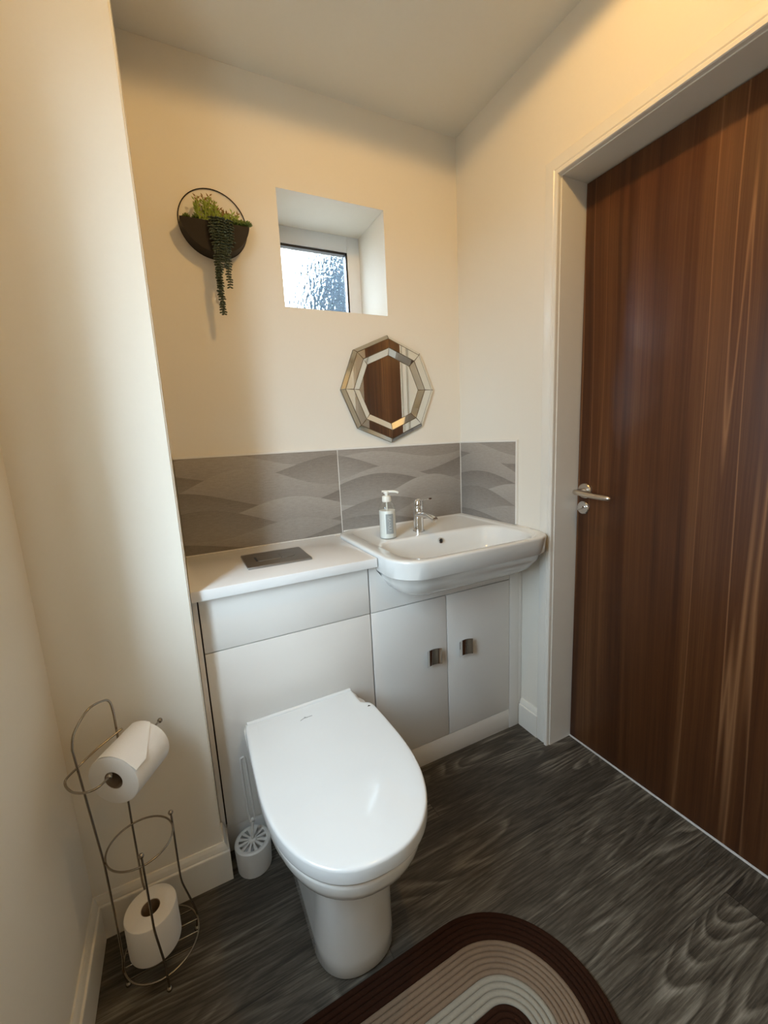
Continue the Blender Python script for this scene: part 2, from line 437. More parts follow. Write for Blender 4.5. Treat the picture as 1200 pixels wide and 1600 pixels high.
box(bm, -.024, -.008, hy+.001, hy+.007, hz-.061-.013, hz-.061+.013, .002)
bmesh.ops.rotate(bm, cent=(0, hy+.004, hz-.061), matrix=Matrix.Rotation(math.radians(62), 3, 'X'), verts=bm.verts[:])
link('turn_knob', bm, 'chrome', tr, 40)

# ------------------------------------------------------------------ small window in the back wall
def window(name, label, ox, orient, w, h, zbot, fw_, mat, glass_name):
    return
wf = bmesh.new()
FX = .0575
for a in ((WX0, WX0+FX, WZ0, WZ1), (WX1-FX, WX1, WZ0, WZ1), (WX0+FX, WX1-FX, WZ0, WZ0+.05), (WX0+FX, WX1-FX, WZ1-.0643, WZ1)):
    box(wf, a[0], a[1], WD, WD+.06, a[2], a[3], .002)
win = thing('window_1', 'small white window with obscure glass deep in back wall', 'window', ((WX0+WX1)/2, WD, WZ0)); win['kind'] = 'structure'
def inv(o): return (-o.location.x, -o.location.y, -o.location.z)
link('window_frame', wf, 'upvc', win, 40, inv(win))
gb = bmesh.new()
gx0, gx1, gz0, gz1 = WX0+FX, WX1-FX, WZ0+.05, WZ1-.0643
for a in ((gx0, gx0+.007, gz0, gz1), (gx1-.007, gx1, gz0, gz1), (gx0, gx1, gz0, gz0+.007), (gx0, gx1, gz1-.009, gz1)):
    box(gb, a[0], a[1], WD+.004, WD+.03, a[2], a[3])
link('gasket', gb, 'gasket', win, None, inv(win))
gb = bmesh.new(); box(gb, gx0+.005, gx1-.005, WD+.014, WD+.018, gz0+.005, gz1-.005)
link('glass_pane', gb, 'obscure', win, None, inv(win))

# large window in the left wall (beside and behind the viewpoint)
yw0, yw1, zw0, zw1 = LW['y0'], LW['y1'], LW['z0'], LW['z1']
win2 = thing('window_2', 'white framed window in left wall letting daylight in', 'window', (WL-.10, (yw0+yw1)/2, zw0)); win2['kind'] = 'structure'
wf = bmesh.new()
for a in ((yw0, yw0+.05, zw0, zw1), (yw1-.05, yw1, zw0, zw1), (yw0+.05, yw1-.05, zw0, zw0+.05), (yw0+.05, yw1-.05, zw1-.05, zw1)):
    box(wf, WL-.16, WL-.10, a[0], a[1], a[2], a[3], .002)
link('window_frame', wf, 'upvc', win2, 40, inv(win2))
gb = bmesh.new(); box(gb, WL-.135, WL-.131, yw0+.045, yw1-.045, zw0+.045, zw1-.045); link('glass_pane', gb, 'pane', win2, None, inv(win2))

# tree outside the small window
t = thing('garden_tree', 'blurred blue-green tree outside beyond the obscure window glass', 'tree', (1.85, 5.0, 0))
bm = bmesh.new()
for k in range(1700):
    a = random.random()*2*PI; zz = random.uniform(-1, 1); rr = random.uniform(.5, 1)**.5
    s = math.sqrt(1-zz*zz)
    c = Vector((1.02*s*math.cos(a)*rr, .9*s*math.sin(a)*rr, 3.12+1.15*zz*rr))
    d1 = Vector([random.uniform(-1, 1) for _ in range(3)]).normalized(); d2 = d1.cross(Vector((random.random(), random.random(), 1))).normalized()
    L = random.uniform(.10, .20)
    vs = [bm.verts.new(c+q) for q in (d1*L, d2*L*.5, -d1*L, -d2*L*.5)]; bm.faces.new(vs)
me_o = link('crown', bm, 'tree', t)
bm = bmesh.new(); tube(bm, [(0, 0, -.05), (.05, 0, 1.2), (0, .05, 2.6), (0, 0, 3.6)], [.13, .1, .07, .03], 10); link('trunk', bm, 'bark', t, 60)

# ------------------------------------------------------------------ ceiling lamps
for i, (x, y, wt) in enumerate(LAMPS):
    lab = ['white recessed ceiling downlight above the toilet and basin', 'white recessed ceiling downlight behind the viewpoint'][i]
    t = thing('ceiling_downlight', lab, 'ceiling light', (x, y, H), group='recessed ceiling downlights')
    bm = bmesh.new(); lathe(bm, [(.030, -.0005), (.032, -.003), (.040, -.004), (.043, -.0005)], 32); link('bezel', bm, 'gloss', t, 40)
    k = NT('lamp_lens'); k.b.inputs['Emission Color'].default_value = WARM+(1,); k.b.inputs['Emission Strength'].default_value = 22
    bm = bmesh.new(); lathe(bm, [(.0001, -.002), (.030, -.002), (.030, -.0005)], 32, cap0=True); link('lens', bm, k.m, t, 40)
    ld = bpy.data.lights.new('downlight_beam', 'SPOT'); ld.energy = wt; ld.color = WARM
    ld.spot_size = math.radians(176); ld.spot_blend = .10; ld.shadow_soft_size = .028
    lo = bpy.data.objects.new('downlight_beam', ld); COL.objects.link(lo); lo.location = (x, y, H-.035)

# ------------------------------------------------------------------ splashback tiles
ZT = 1.1778; TJ = -.6041
def tile(label, w, loc, rotz, off, seed):
    bm = bmesh.new(); box(bm, 0, w, -.008, 0, 0, ZT-ZW-.002, .0008)
    o = link('splashback_tile', bm, tile_mat('wave_print_tile_%d' % seed, off, seed), None, 40, loc, (0, 0, rotz))
    return tag(o, label, 'tile', 'grey wave print splashback tiles')
tile('grey wave-patterned wall tile behind the worktop, longest and leftmost of three', TJ-WA-.0035, (WA+.002, 0, ZW+.002), 0, 0.0, 1)
tile('grey wave-patterned wall tile on back wall behind soap bottle and tap', -TJ-.011, (TJ+.0015, 0, ZW+.002), 0, .635, 2)
tile('narrowest grey wave-patterned wall tile, on right wall beside basin', .3465, (0, -.0095, ZW+.002), -PI/2, 1.41, 3)
# white edge trim, grout beads and a worktop infill
bm = bmesh.new()
box(bm, WA, -.0005, -.0095, 0, ZT, ZT+.008, .001)
box(bm, -.0095, 0, -.3640, 0, ZT, ZT+.008, .001); box(bm, -.0095, 0, -.3640, -.3565, ZW+.015, ZT, .001)
struct(link('trim_4', bm, 'seal'))
bm = bmesh.new()
box(bm, TJ-.0013, TJ+.0013, -.0077, 0, ZW+.004, ZT); box(bm, -.0100, -.0072, -.0100, -.0072, ZW+.015, ZT)
box(bm, WA, -.60, -.0110, 0, ZW-.0005, ZW+.0025, .001); box(bm, -.60, -.002, -.0110, 0, .8475, .8525, .001); box(bm, -.0110, 0, -.43, -.008, .8475, .8525, .001); box(bm, -.642, -.575, -.080, -.0005, .832, ZW-.0002, .0005)  # last box is worktop infill at the basin's back corner, in seal material
struct(link('trim_5', bm, 'seal'))

# ------------------------------------------------------------------ fitted furniture
wc = thing('toilet_unit', 'white fitted back-to-wall cabinet behind toilet, left of basin cabinet', 'cabinet', (-.92, -.2, 0))
XL, XJ, XM, XR = -1.1728, -.6657, -.3662, -.0663; ZS = .6485; ZK = .0867; ZR = .8105
L0 = inv(wc)
bm = bmesh.new(); box(bm, XL, XJ-.001, YC+.020, -.005, .086, ZR-.003); link('carcass', bm, 'carcass', wc, None, L0)
bm = bmesh.new(); box(bm, XL+.0024, XJ-.0022, YC, YC+.018, ZS+.0018, ZR-.0048, .001); link('upper_panel', bm, 'panel', wc, 40, L0)
bm = bmesh.new(); box(bm, XL+.0024, XJ-.0022, YC, YC+.018, ZK+.0014, ZS-.0016, .001); link('lower_panel', bm, 'panel', wc, 40, L0)
bm = bmesh.new(); box(bm, XL-.001, XJ-.0005, YC+.004, YC+.018, 0, ZK-.0015, .001); link('plinth', bm, 'panel', wc, 40, L0)
bm = bmesh.new(); box(bm, WA+.0012, XL-.0014, YC+.0, YC+.03, 0, ZR-.001, .001); link('filler_strip', bm, 'panel', wc, 40, L0)

# basin profile is needed for the cut-out in the front panel
BX0, BX1, BY0, BY1 = -.640, -.002, -.566, -.002
def bloop(ins, z, dy=0.0, f=1.0, bk=None, rt_=None, lf=None, rr=.105):
    bk = ins if bk is None else bk; rt_ = ins if rt_ is None else rt_; lf = ins if lf is None else lf
    r = max(.02, rr-ins*.5)
    return [(x, y, z) for x, y in rrect(BX0+lf, BX1-rt_, BY0+ins, BY1-bk, (r, r, .03, .085), 10)]
OUT = [(.001, .8495), (.0, .846), (.0, .842), (.003, .793), (.006, .7905), (.013, .787), (.022, .765), (.045, .733), (.080, .710), (.125, .698)]
bs = thing('basin_unit', 'white fitted vanity cabinet with two doors under the basin', 'cabinet', (-.33, -.2, 0))
L1 = inv(bs)
bm = bmesh.new()
box(bm, XJ+.001, XJ+.017, YC+.020, -.012, .086, ZR-.003); box(bm, XR, XR+.016, YC+.020, -.012, .086, .69)
box(bm, XJ+.017, XR, YC+.020, -.012, .086, .102); box(bm, XJ+.017, XR, -.012, -.005, .086, .69)
box(bm, XJ+.017, XR, YC+.020, YC+.022, .102, .672)  # dark sheet behind the doors, painted shade for their gaps
link('carcass', bm, 'carcass', bs, None, L1)
# upper panel with U-shaped cut-out for the bowl
bm = bmesh.new()
x0, x1, z0, z1 = XJ+.0022, XR-.0014, ZS+.0020, ZR-.0048
cut = [(-.6395, z1), (-.636, .79), (-.614, .762), (-.590, .731), (-.556, .7105), (-.510, .700), (-.45, .698), (-.20, .698), (-.13, .700), (-.09, .7105), (-.0755, .73)]
prof = [(x0, z0), (x1, z0), (x1, .73)] + cut[::-1][1:] + [(x0, z1)]
prof = [(x0, z0), (x1, z0), (x1, .722)] + [c for c in cut[::-1] if c[0] < x1-.01 and c[0] != -.0755] + [(x0, z1)]
loft(bm, [[(x, y, z) for x, z in prof] for y in (YC, YC+.018)])
link('upper_panel', bm, 'panel', bs, None, L1)
def cab_door(xa, xb, hx):
    bm = bmesh.new(); box(bm, xa, xb, YC, YC+.018, ZK+.001, ZS-.0018, .001); d = link('door', bm, 'panel', bs, 40, L1)
    bm = bmesh.new()
    rows = []
    n = 8
    for i in range(n+1):
        u = -1+2*i/n
        yb = YC-.020+.009*(1-u*u)
        rows.append([(hx+.030*u, yb, .434-.030), (hx+.030*u, yb, .434+.030), (hx+.030*u, yb-.003, .434+.030), (hx+.030*u, yb-.003, .434-.030)])
    loft(bm, rows)
    box(bm, hx-.008, hx+.008, YC-.013, YC, .434-.008, .434+.008, .001)
    link('handle', bm, 'chrome', d, 30)
cab_door(XJ+.0022, XM-.0016, -.4355); cab_door(XM+.0016, XR-.0014, -.2968)
bm = bmesh.new(); box(bm, XJ+.0005, XR+.0, YC+.001, YC+.018, 0, ZK-.001, .001); link('plinth', bm, 'panel', bs, 40, L1)
bm = bmesh.new(); box(bm, XR+.001, -.0162, YC, YC+.02, 0, .745, .001); box(bm, -.0162, -.001, YC+.0005, YC+.02, 0, .745, .001); link('filler_strip', bm, 'panel', bs, 40, L1)

# worktop
bm = bmesh.new(); box(bm, WA+.001, -.6425, YW, -.0005, ZR-.0005, ZW, .0025)
o = link('worktop', bm, 'top', None, 40); tag(o, 'glossy white worktop over the toilet cabinet, left of basin', 'worktop')

# flush plate on the worktop
fp = thing('flush_plate', 'brushed chrome dual flush button plate set in white worktop', 'flush plate', (-.922, -.221, ZW), (0, 0, math.radians(-.3)))
bm = bmesh.new(); box(bm, -.1, .1, -.083, .083, 0, .008, .002); link('plate', bm, 'plate', fp, 40)
bm = bmesh.new(); box(bm, -.058, .012, -.030, .030, .0075, .0095, .001); box(bm, .016, .060, -.030, .030, .0075, .0095, .001)
bmesh.ops.delete(bm, geom=[v for v in bm.verts if v.co.x > .014], context='VERTS')
b1 = link('flush_button', bm, 'plate', fp, 40)
bm = bmesh.new()
loft(bm, [[(x, y, z) for x, y in rrect(.016, .062, -.030, .030, (.002, .02, .02, .002), 5)] for z in (.0075, .0095)])
link('flush_button', bm, 'plate', fp, 40)
bm = bmesh.new(); box(bm, -.066, -.0595, -.027, .027, .0077, .0083); link('finger_slot', bm, 'dark', fp)

# ------------------------------------------------------------------ basin
ba = thing('washbasin', 'white ceramic semi-recessed washbasin with rounded front in the corner', 'washbasin', (-.32, -.28, .70)); L2 = inv(ba)
bm = bmesh.new()
loops = [bloop(i, z) for i, z in OUT[::-1]]
# rim top
loops.append(bloop(.004, .8515)); loops.append(bloop(.010, .8522, lf=.012))
loops.append(bloop(.024, .8512, lf=.046, bk=.012, rt_=.028)); loops.append(bloop(.027, .8485, lf=.050, bk=.015, rt_=.031)); loops.append(bloop(.029, .8468, lf=.053, bk=.018, rt_=.034))
# bowl
def bowl(i, z, yb): return [(x, y, z) for x, y in rrect(BX0+.056+i, BX1-.037-i, BY0+.033+i*.9, yb, (.095-.2*i, .095-.2*i, .07, .07), 10)]
loops.append(bowl(.0, .8458, -.245)); loops.append(bowl(.003, .844, -.2575)); loops.append(bowl(.007, .838, -.262)); loops.append(bowl(.016, .815, -.268))
loops.append(bowl(.030, .780, -.277)); loops.append(bowl(.050, .752, -.290)); loops.append(bowl(.078, .738, -.308)); loops.append(bowl(.12, .732, -.335)); loops.append(bowl(.17, .730, -.372))
loft(bm, loops)
bsn = link('bowl', bm, 'ceramic', ba, 50, L2)
bm = bmesh.new(); mt = frame_to((-.305, -.2725, .818), (0, -.97, .16))
lathe(bm, [(.0075, -.004), (.0075, .0015), (.0105, .002), (.0115, .0), (.0115, -.004)], 20, mt); link('overflow_ring', bm, 'chrome', ba, 40, L2)
bm = bmesh.new(); lathe(bm, [(.0001, 0), (.0076, 0)], 20, mt, True); link('overflow_hole', bm, 'dark', ba, None, L2)
bm = bmesh.new(); lathe(bm, [(.031, .0), (.031, .002), (.027, .004), (.0001, .0045)], 24, Matrix.Translation((-.33, -.40, .730)), True, True); link('waste', bm, 'chrome', ba, 40, L2)

# tap
TX, TY, TZ = -.352, -.190, .8466
tp = thing('mixer_tap', 'chrome monobloc mixer tap standing on the basin ledge', 'tap', (TX, TY, TZ))
bm = bmesh.new()
lathe(bm, [(.0235, 0), (.0235, .004), (.0205, .006), (.0195, .030), (.0190, .070), (.0195, .088), (.0185, .092)], 28, Matrix(), True, True)
pts = spline([(0, -.004, .066), (.002, -.045, .072), (.004, -.085, .070), (.005, -.112, .064)], 6)
loops = []
for i, p in enumerate(pts):
    u = i/(len(pts)-1); wv = .0165-.004*u; hv = .0125-.005*u
    loops.append([(p.x+wv*math.cos(a)*1.0, p.y, p.z+hv*math.sin(a)) for a in [2*PI*k/14 for k in range(14)]])
loft(bm, loops)
lathe(bm, [(.0095, 0), (.0095, .010)], 16, Matrix.Translation((.0045, -.104, .052)), True, True)
link('body', bm, 'chrome', tp, 50)
bm = bmesh.new()
mt = Matrix.Translation((0, 0, .0935)) @ Matrix.Rotation(math.radians(7), 4, 'X')
lathe(bm, [(.0188, 0), (.0192, .010), (.0180, .026), (.014, .034), (.007, .0375), (.0001, .0385)], 28, mt, True, True)
pts = spline([(0, -.012, .124), (.004, -.040, .131), (.008, -.078, .138)], 6)
loops = []
for i, p in enumerate(pts):
    u = i/(len(pts)-1); wv = .010-.003*u; hv = .004-.0012*u
    loops.append([(p.x+wv*math.cos(a), p.y, p.z+hv*math.sin(a)) for a in [2*PI*k/12 for k in range(12)]])
loft(bm, loops)
link('lever', bm, 'chrome', tp, 50)

# soap bottle
SX, SY, SZ = -.497, -.208, .8466
sb = thing('soap_bottle', 'clear pump bottle of white hand soap on basin ledge left of tap', 'soap bottle', (SX, SY, SZ))
bm = bmesh.new()
lathe(bm, [(.0295, .0), (.0312, .003), (.0312, .112), (.0300, .120), (.0255, .130), (.0180, .1365), (.0125, .139), (.0125, .143)], 36, Matrix(), True, True)
link('bottle', bm, 'clear', sb, 40)
bm = bmesh.new(); lathe(bm, [(.0285, .002), (.0300, .004), (.0300, .104), (.0295, .105), (.0001, .105)], 36, Matrix(), True, True)
link('soap', bm, 'lotion', sb, 40)
# label panel wrapped on the side towards the viewer, with pale script strokes on it
def wrap(a0, a1, z0, z1, r, mat, name, parent, th=.0003):
    bm = bmesh.new(); n = 10; rows = []
    for i in range(n+1):
        a = a0+(a1-a0)*i/n; c, s = math.cos(a), math.sin(a)
        rows.append([(r*c, r*s, z0), (r*c, r*s, z1), ((r+th)*c, (r+th)*s, z1), ((r+th)*c, (r+th)*s, z0)])
    loft(bm, rows); return link(name, bm, mat, parent, 60)
ac = math.atan2(-1.37, -.68)+.10
lb = wrap(ac-.30, ac+.62, .020, .094, .0313, 'grey_label', 'label', sb)
bm = bmesh.new()
def onb(u, z): a = ac+u; return Vector((.0318*math.cos(a), .0318*math.sin(a), z))
script = []
for i in range(46):
    q = i/45
    script.append(onb(.16+.20*math.sin(q*PI*2*5.5)*(.75+.25*math.sin(q*9)), .028+.058*q+.0025*math.cos(q*PI*2*5.5)))
tube(bm, script, .00055, 6)
tube(bm, [onb(-.04, .086), onb(.36, .083)], .0006, 6); tube(bm, [onb(-.02, .078), onb(.22, .076)], .0006, 6)
link('script_print', bm, 'white_print', lb, 60)
bm = bmesh.new()
lathe(bm, [(.0165, .137), (.0170, .140), (.0165, .155), (.0150, .158), (.0065, .159), (.0065, .166), (.0105, .167), (.0110, .173), (.009, .1765), (.0001, .1775)], 24, Matrix(), True, True)
pts = spline([(0, 0, .1735), (.018, -.014, .174), (.031, -.024, .1715), (.035, -.028, .168)], 5)
tube(bm, pts, [.0045]*8+[.004]*(len(pts)-8), 10)
tube(bm, [(0, 0, .175), (-.014, .008, .1745)], .0035, 8)
link('pump', bm, 'white_pump', sb, 45)
bm = bmesh.new(); tube(bm, [(0, 0, .104), (0, 0, .138)], .003, 8); link('dip_tube', bm, 'white_pump', sb, 60)

# ------------------------------------------------------------------ mirror
mx_, mz_, MR = -.3615, 1.409, .2125
mi = thing('octagonal_mirror', 'eight-sided wall mirror with a wide mirrored border, hanging above the basin', 'mirror', (mx_, 0, mz_))
def oc(r, y, k): a = PI/2+k*PI/4; return Vector((r*math.cos(a), y, r*math.sin(a)))
RR = [(1.0, -.010), (.925, -.022), (.765, -.0225), (.635, -.0125)]
bm = bmesh.new()
loft(bm, [[oc(MR*r, y, k) for k in range(8)] for r, y in ((.985, -.001), (1.0, -.002), (1.0, -.0095), (.925, -.0212), (.765, -.0218), (.635, -.0118))])
link('backing_frame', bm, 'backing', mi)
nm = ['outer_facet', 'middle_facet', 'inner_facet']
for ri in range(3):
    (ra, ya), (rb, yb) = RR[ri], RR[ri+1]
    for k in range(8):
        bm = bmesh.new(); g = .0013
        a, b, c, d = oc(MR*ra, ya, k), oc(MR*ra, ya, k+1), oc(MR*rb, yb, k+1), oc(MR*rb, yb, k)
        cc = (a+b+c+d)/4
        u = (b-a).normalized(); v = ((d+c)/2-(a+b)/2).normalized()
        sh = [a+(u+v)*g, b+(-u+v)*g, c+(-u-v)*g, d+(u-v)*g]
        nrm = u.cross(v).normalized()
        if nrm.y > 0: nrm = -nrm
        loft(bm, [[p for p in sh], [p+nrm*.0009 for p in sh]])
        link(nm[ri], bm, 'mirror', mi)
bm = bmesh.new(); loft(bm, [[oc(MR*.635-.0012, y, k) for k in range(8)] for y in (-.0095, -.0125)]); link('centre_glass', bm, 'mirror', mi)

# ------------------------------------------------------------------ wall planter
PX, PZ, PR = -.977, 1.926, .1045
pl = thing('wall_planter', 'round dark metal wall planter with trailing green succulents left of window', 'planter', (PX, 0, PZ))
bm = bmesh.new(); tube(bm, [(PR*math.cos(2*PI*k/64), -.0035, PR*math.sin(2*PI*k/64)) for k in range(64)], .0016, 8, True); link('ring', bm, 'planter', pl, 60)
bm = bmesh.new()
zr = -.014; a0 = math.asin(zr/PR); arc = [PI-a0+(PI+2*a0)*k/32 for k in range(33)]
PD = -.058
fr = [(PR*math.cos(a), PR*math.sin(a)) for a in arc]
outer = [[(x, y, z) for x, z in fr] for y in (-.002, PD)]
# shell: curved side + front plate, open on top, with thickness
innr = [(x*.985, zr if abs(z-zr) < 1e-6 else z*.985) for x, z in fr]
rows = []
V = lambda p: bm.verts.new(p)
ob = [V((x, -.002, z)) for x, z in fr]; of = [V((x, PD, z)) for x, z in fr]
ib = [V((x, -.004, z)) for x, z in innr]; iff = [V((x, PD+.0015, z)) for x, z in innr]
for k in range(32):
    bm.faces.new((ob[k], ob[k+1], of[k+1], of[k])); bm.faces.new((ib[k], iff[k], iff[k+1], ib[k+1]))
bm.faces.new(of); bm.faces.new(iff[::-1]); bm.faces.new(ob[::-1]); bm.faces.new(ib)
bm.faces.new((ob[0], of[0], iff[0], ib[0])); bm.faces.new((ob[-1], ib[-1], iff[-1], of[-1]))
bm.faces.new((of[0], of[-1], iff[-1], iff[0])); bm.faces.new((ob[0], ib[0], ib[-1], ob[-1]))
link('pocket', bm, 'planter', pl, 40)
bm = bmesh.new()
loft(bm, [[(x*.95, y, -.020) for x, y in rrect(-.1, .1, -.052, -.006, (.01,)*4, 3)], [(x*.85, y, -.040) for x, y in rrect(-.1, .1, -.052, -.006, (.01,)*4, 3)]])
link('moss', bm, 'soil', pl)
def leaf(bm, base, d, L, w, curl=.3):
    d = Vector(d).normalized(); s = d.cross(Vector((0, 1, .2)))
    s = s.normalized() if s.length > .05 else Vector((1, 0, 0)); n = s.cross(d)
    base = Vector(base)
    a = base; m = base+d*L*.5+n*L*.08; t_ = base+d*L+n*L*curl*.3
    v = [V2(bm, a), V2(bm, m+s*w*.5), V2(bm, t_), V2(bm, m-s*w*.5), V2(bm, m+n*w*.25)]
    bm.faces.new((v[0], v[1], v[4])); bm.faces.new((v[1], v[2], v[4])); bm.faces.new((v[2], v[3], v[4])); bm.faces.new((v[3], v[0], v[4]))
def V2(bm, p): return bm.verts.new(p)
rn = random.Random(11)
# upright sprigs
bm = bmesh.new(); bt = bmesh.new()
for i in range(46):
    x = -.052+.122*i/45+rn.uniform(-.006, .006); y = rn.uniform(-.050, -.012)
    hh = (.052+.030*math.exp(-((x+.028)/.022)**2))*rn.uniform(.75, 1.1)-.25*max(0, x)
    top = Vector((x+rn.uniform(-.012, .016), y-rn.uniform(0, .012), zr-.004+hh))
    b0 = Vector((x, y, zr-.012)); tube(bm, [b0, (b0+top)/2+Vector((rn.uniform(-.003, .003), 0, 0)), top], .0011, 5)
    for j in range(13):
        u = .2+.8*j/12; p = b0.lerp(top, u); a = j*2.4+i
        d = Vector((math.cos(a), .6*math.sin(a), .9))
        leaf(bt if (j > 9 and i % 2) else bm, p, d, rn.uniform(.011, .017), .0046)
link('upright_foliage', bm, 'lime', pl, 50)
o = link('bronze_shoot_tips', bt, 'lime_tip', pl, 50); o['label'] = 'bronze tinted shoot tips'
# rosettes at either side
for (x, mat, n, s) in ((-.082, 'midgreen', 1, .015), (-.052, 'midgreen', 1, .018), (.062, 'midgreen', 1, .022), (.084, 'midgreen', 1, .022), (.101, 'midgreen', 1, .016)):
    bm = bmesh.new(); c = Vector((x, -.036 if x < .09 else -.05, zr+.006))
    for ring_, cnt, el in ((0, 9, .25), (1, 8, .7), (2, 5, 1.2)):
        for j in range(cnt):
            a = 2*PI*j/cnt+ring_*.4; d = Vector((math.cos(a)*math.cos(el), math.sin(a)*math.cos(el), math.sin(el)))
            q = d.to_track_quat('Z', 'Y').to_matrix().to_4x4()
            ball(bm, c+d*s*.5, s*.5, 8, (.42, .25, 1), q)
    link('rosette', bm, mat, pl, 60)
# trailing strands of beads
strands = [(-.016, .070), (-.008, .096), (.000, .150), (.004, .205), (-.004, .285), (.010, .292), (.016, .185), (.024, .205), (.030, .150), (.036, .085), (.020, .110), (.044, .070), (-.010, .228)]
for i, (x, L) in enumerate(strands):
    bm = bmesh.new()
    n = max(5, int(L/.0078)); xx = x
    path = []
    yo = -.064-.012*rn.random()
    for j in range(n+1):
        u = j/n; z = zr+.012-L*u
        if j == 0: path.append(Vector((x*.8, -.045, zr+.004))); continue
        pull = (-.010-x)*.75*min(1, max(0, (L*u-.08)/.1)) if L > .2 and x < .02 else ((.024-x)*.6*min(1, max(0, (L*u-.08)/.08)) if L > .12 else 0)
        path.append(Vector((x+pull+.0015*math.sin(j*1.1+i), yo, z+.002)))
    tube(bm, path, .0008, 5)
    for j in range(1, n+1):
        for s in range(3):
            a = j*1.25+s*2.09+i; d = Vector((math.cos(a), -abs(math.sin(a))*.9 if rn.random() < .75 else .5*abs(math.sin(a)), -.35)).normalized()
            q = d.to_track_quat('Z', 'Y').to_matrix().to_4x4()
            ball(bm, path[j]+d*.0052, .0052, 8, (.52, .52, 1), q)
    link('trailing_strand', bm, 'bead', pl, 60)

# ------------------------------------------------------------------ toilet
tx, HW = -.919, .1830
to = thing('toilet', 'white ceramic back-to-wall toilet with closed rounded lid', 'toilet', (tx, -.65, 0)); L3 = inv(to)
def dloop(hw, yb, yf, z, hinge=None, ym=-.70, n=32, ex=2.3, cx=tx):
    """D outline: straight back at yb, parallel sides, super-elliptic front reaching yf"""
    out = []
    for k in range(n+1):
        a = PI*k/n; c, s = math.cos(a), math.sin(a)
        out.append((cx+hw*math.copysign(abs(c)**(2/ex), c), ym-(ym-yf)*abs(s)**(2/ex), z))
    # now at left side, go back along the left and across
    left = [(cx-hw*(1-.0*t_), ym+(yb-ym)*t_, z) for t_ in (.33, .66, .93)]
    back = [(cx-hw+.006, yb, z), (cx, yb, z), (cx+hw-.006, yb, z)]
    right = [(cx+hw, ym+(yb-ym)*t_, z) for t_ in (.93, .66, .33)]
    return out+left+back+right
bm = bmesh.new()
specs = [  # hw, back, front, z, ym
    (.096, YC-.004, -.848, 0, -.745), (.100, YC-.004, -.852, .006, -.745), (.097, YC-.004, -.853, .05, -.75), (.092, YC-.004, -.857, .13, -.765), (.090, YC-.004, -.865, .20, -.775),
    (.091, YC-.004, -.874, .26, -.78), (.093, YC-.004, -.880, .300, -.78), (.099, YC-.004, -.890, .318, -.775), (.116, YC-.004, -.908, .328, -.76), (.140, YC-.004, -.933, .336, -.74),
    (.158, YC-.004, -.952, .345, -.72), (.168, YC-.004, -.963, .357, -.70), (.1735, YC-.004, -.969, .373, -.70), (.1760, YC-.004, -.973, .392, -.70), (.1760, YC-.004, -.973, .400, -.70), (.172, YC-.006, -.968, .403, -.70), (.14, YC-.02, -.93, .403, -.70)]
loft(bm, [dloop(h, b, f, z, ym=ym, cx=tx-.002) for h, b, f, z, ym in specs])
link('pan', bm, 'ceramic', to, 60, L3)
bm = bmesh.new()
loft(bm, [dloop(h, -.455, f, z) for h, f, z in ((.176, -.972, .4045), (.1785, -.9755, .4055), (.1785, -.9755, .4095), (.176, -.972, .411))])
link('seat', bm, 'seat', to, 60, L3)
# lid with a narrower hinge tongue at the back right
def lid(ins, z, dz=0):
    hw = HW-ins; out = []
    ym, yf, n, ex = -.70, -.9810+ins, 36, 2.34
    for k in range(n+1):
        a = PI*k/n; c, s = math.cos(a), math.sin(a)
        out.append((tx+hw*math.copysign(abs(c)**(2/ex), c), ym-(ym-yf)*abs(s)**(2/ex), z))
    rest = [(-1.1010+ins, -.62, z), (-1.0990+ins, -.54, z), (-1.0965+ins, -.480, z), (-1.094+ins, -.458-ins*.5, z), (-1.088+ins, -.4515-ins, z), (-.92, -.4495-ins, z), (-.778-ins, -.4465-ins, z), (-.7725-ins, -.4515-ins, z),
            (-.771-ins, -.49, z), (-.7695-ins, -.520-ins, z), (-.765-ins*.5, -.5275-ins, z), (-.755-ins, -.531-ins, z), (-.7465-ins, -.538-ins, z), (-.7415-ins, -.556, z), (-.738-ins, -.62, z)]
    return out+rest
bm = bmesh.new()
loft(bm, [lid(.003, .4115), lid(.0005, .4125), lid(0, .415), lid(0, .4395), lid(.0008, .4425), lid(.0025, .4447), lid(.005, .4457), lid(.012, .4462), lid(.03, .4465)])
ld_ = link('lid', bm, 'seat', to, 60, L3)
bm = bmesh.new()
tube(bm, [(-1.089, -.4575, .4455), (-1.0, -.457, .4462), (-.85, -.4545, .4462), (-.778, -.4525, .4455)], .0065, 12)
link('hinge_ridge', bm, 'seat', ld_, 60)
bm = bmesh.new()
tube(bm, spline([(-.9535, -.5185, .4468), (-.943, -.5135, .4469), (-.932, -.513, .4469), (-.918, -.5125, .4468)], 5), .0007, 6)
tube(bm, spline([(-.941, -.5095, .4469), (-.936, -.5115, .4469), (-.934, -.515, .4468)], 4), .0006, 6)
o = link('maker_mark', bm, 'grey_label', ld_, 60)
for o_ in (ld_.children):
    pass

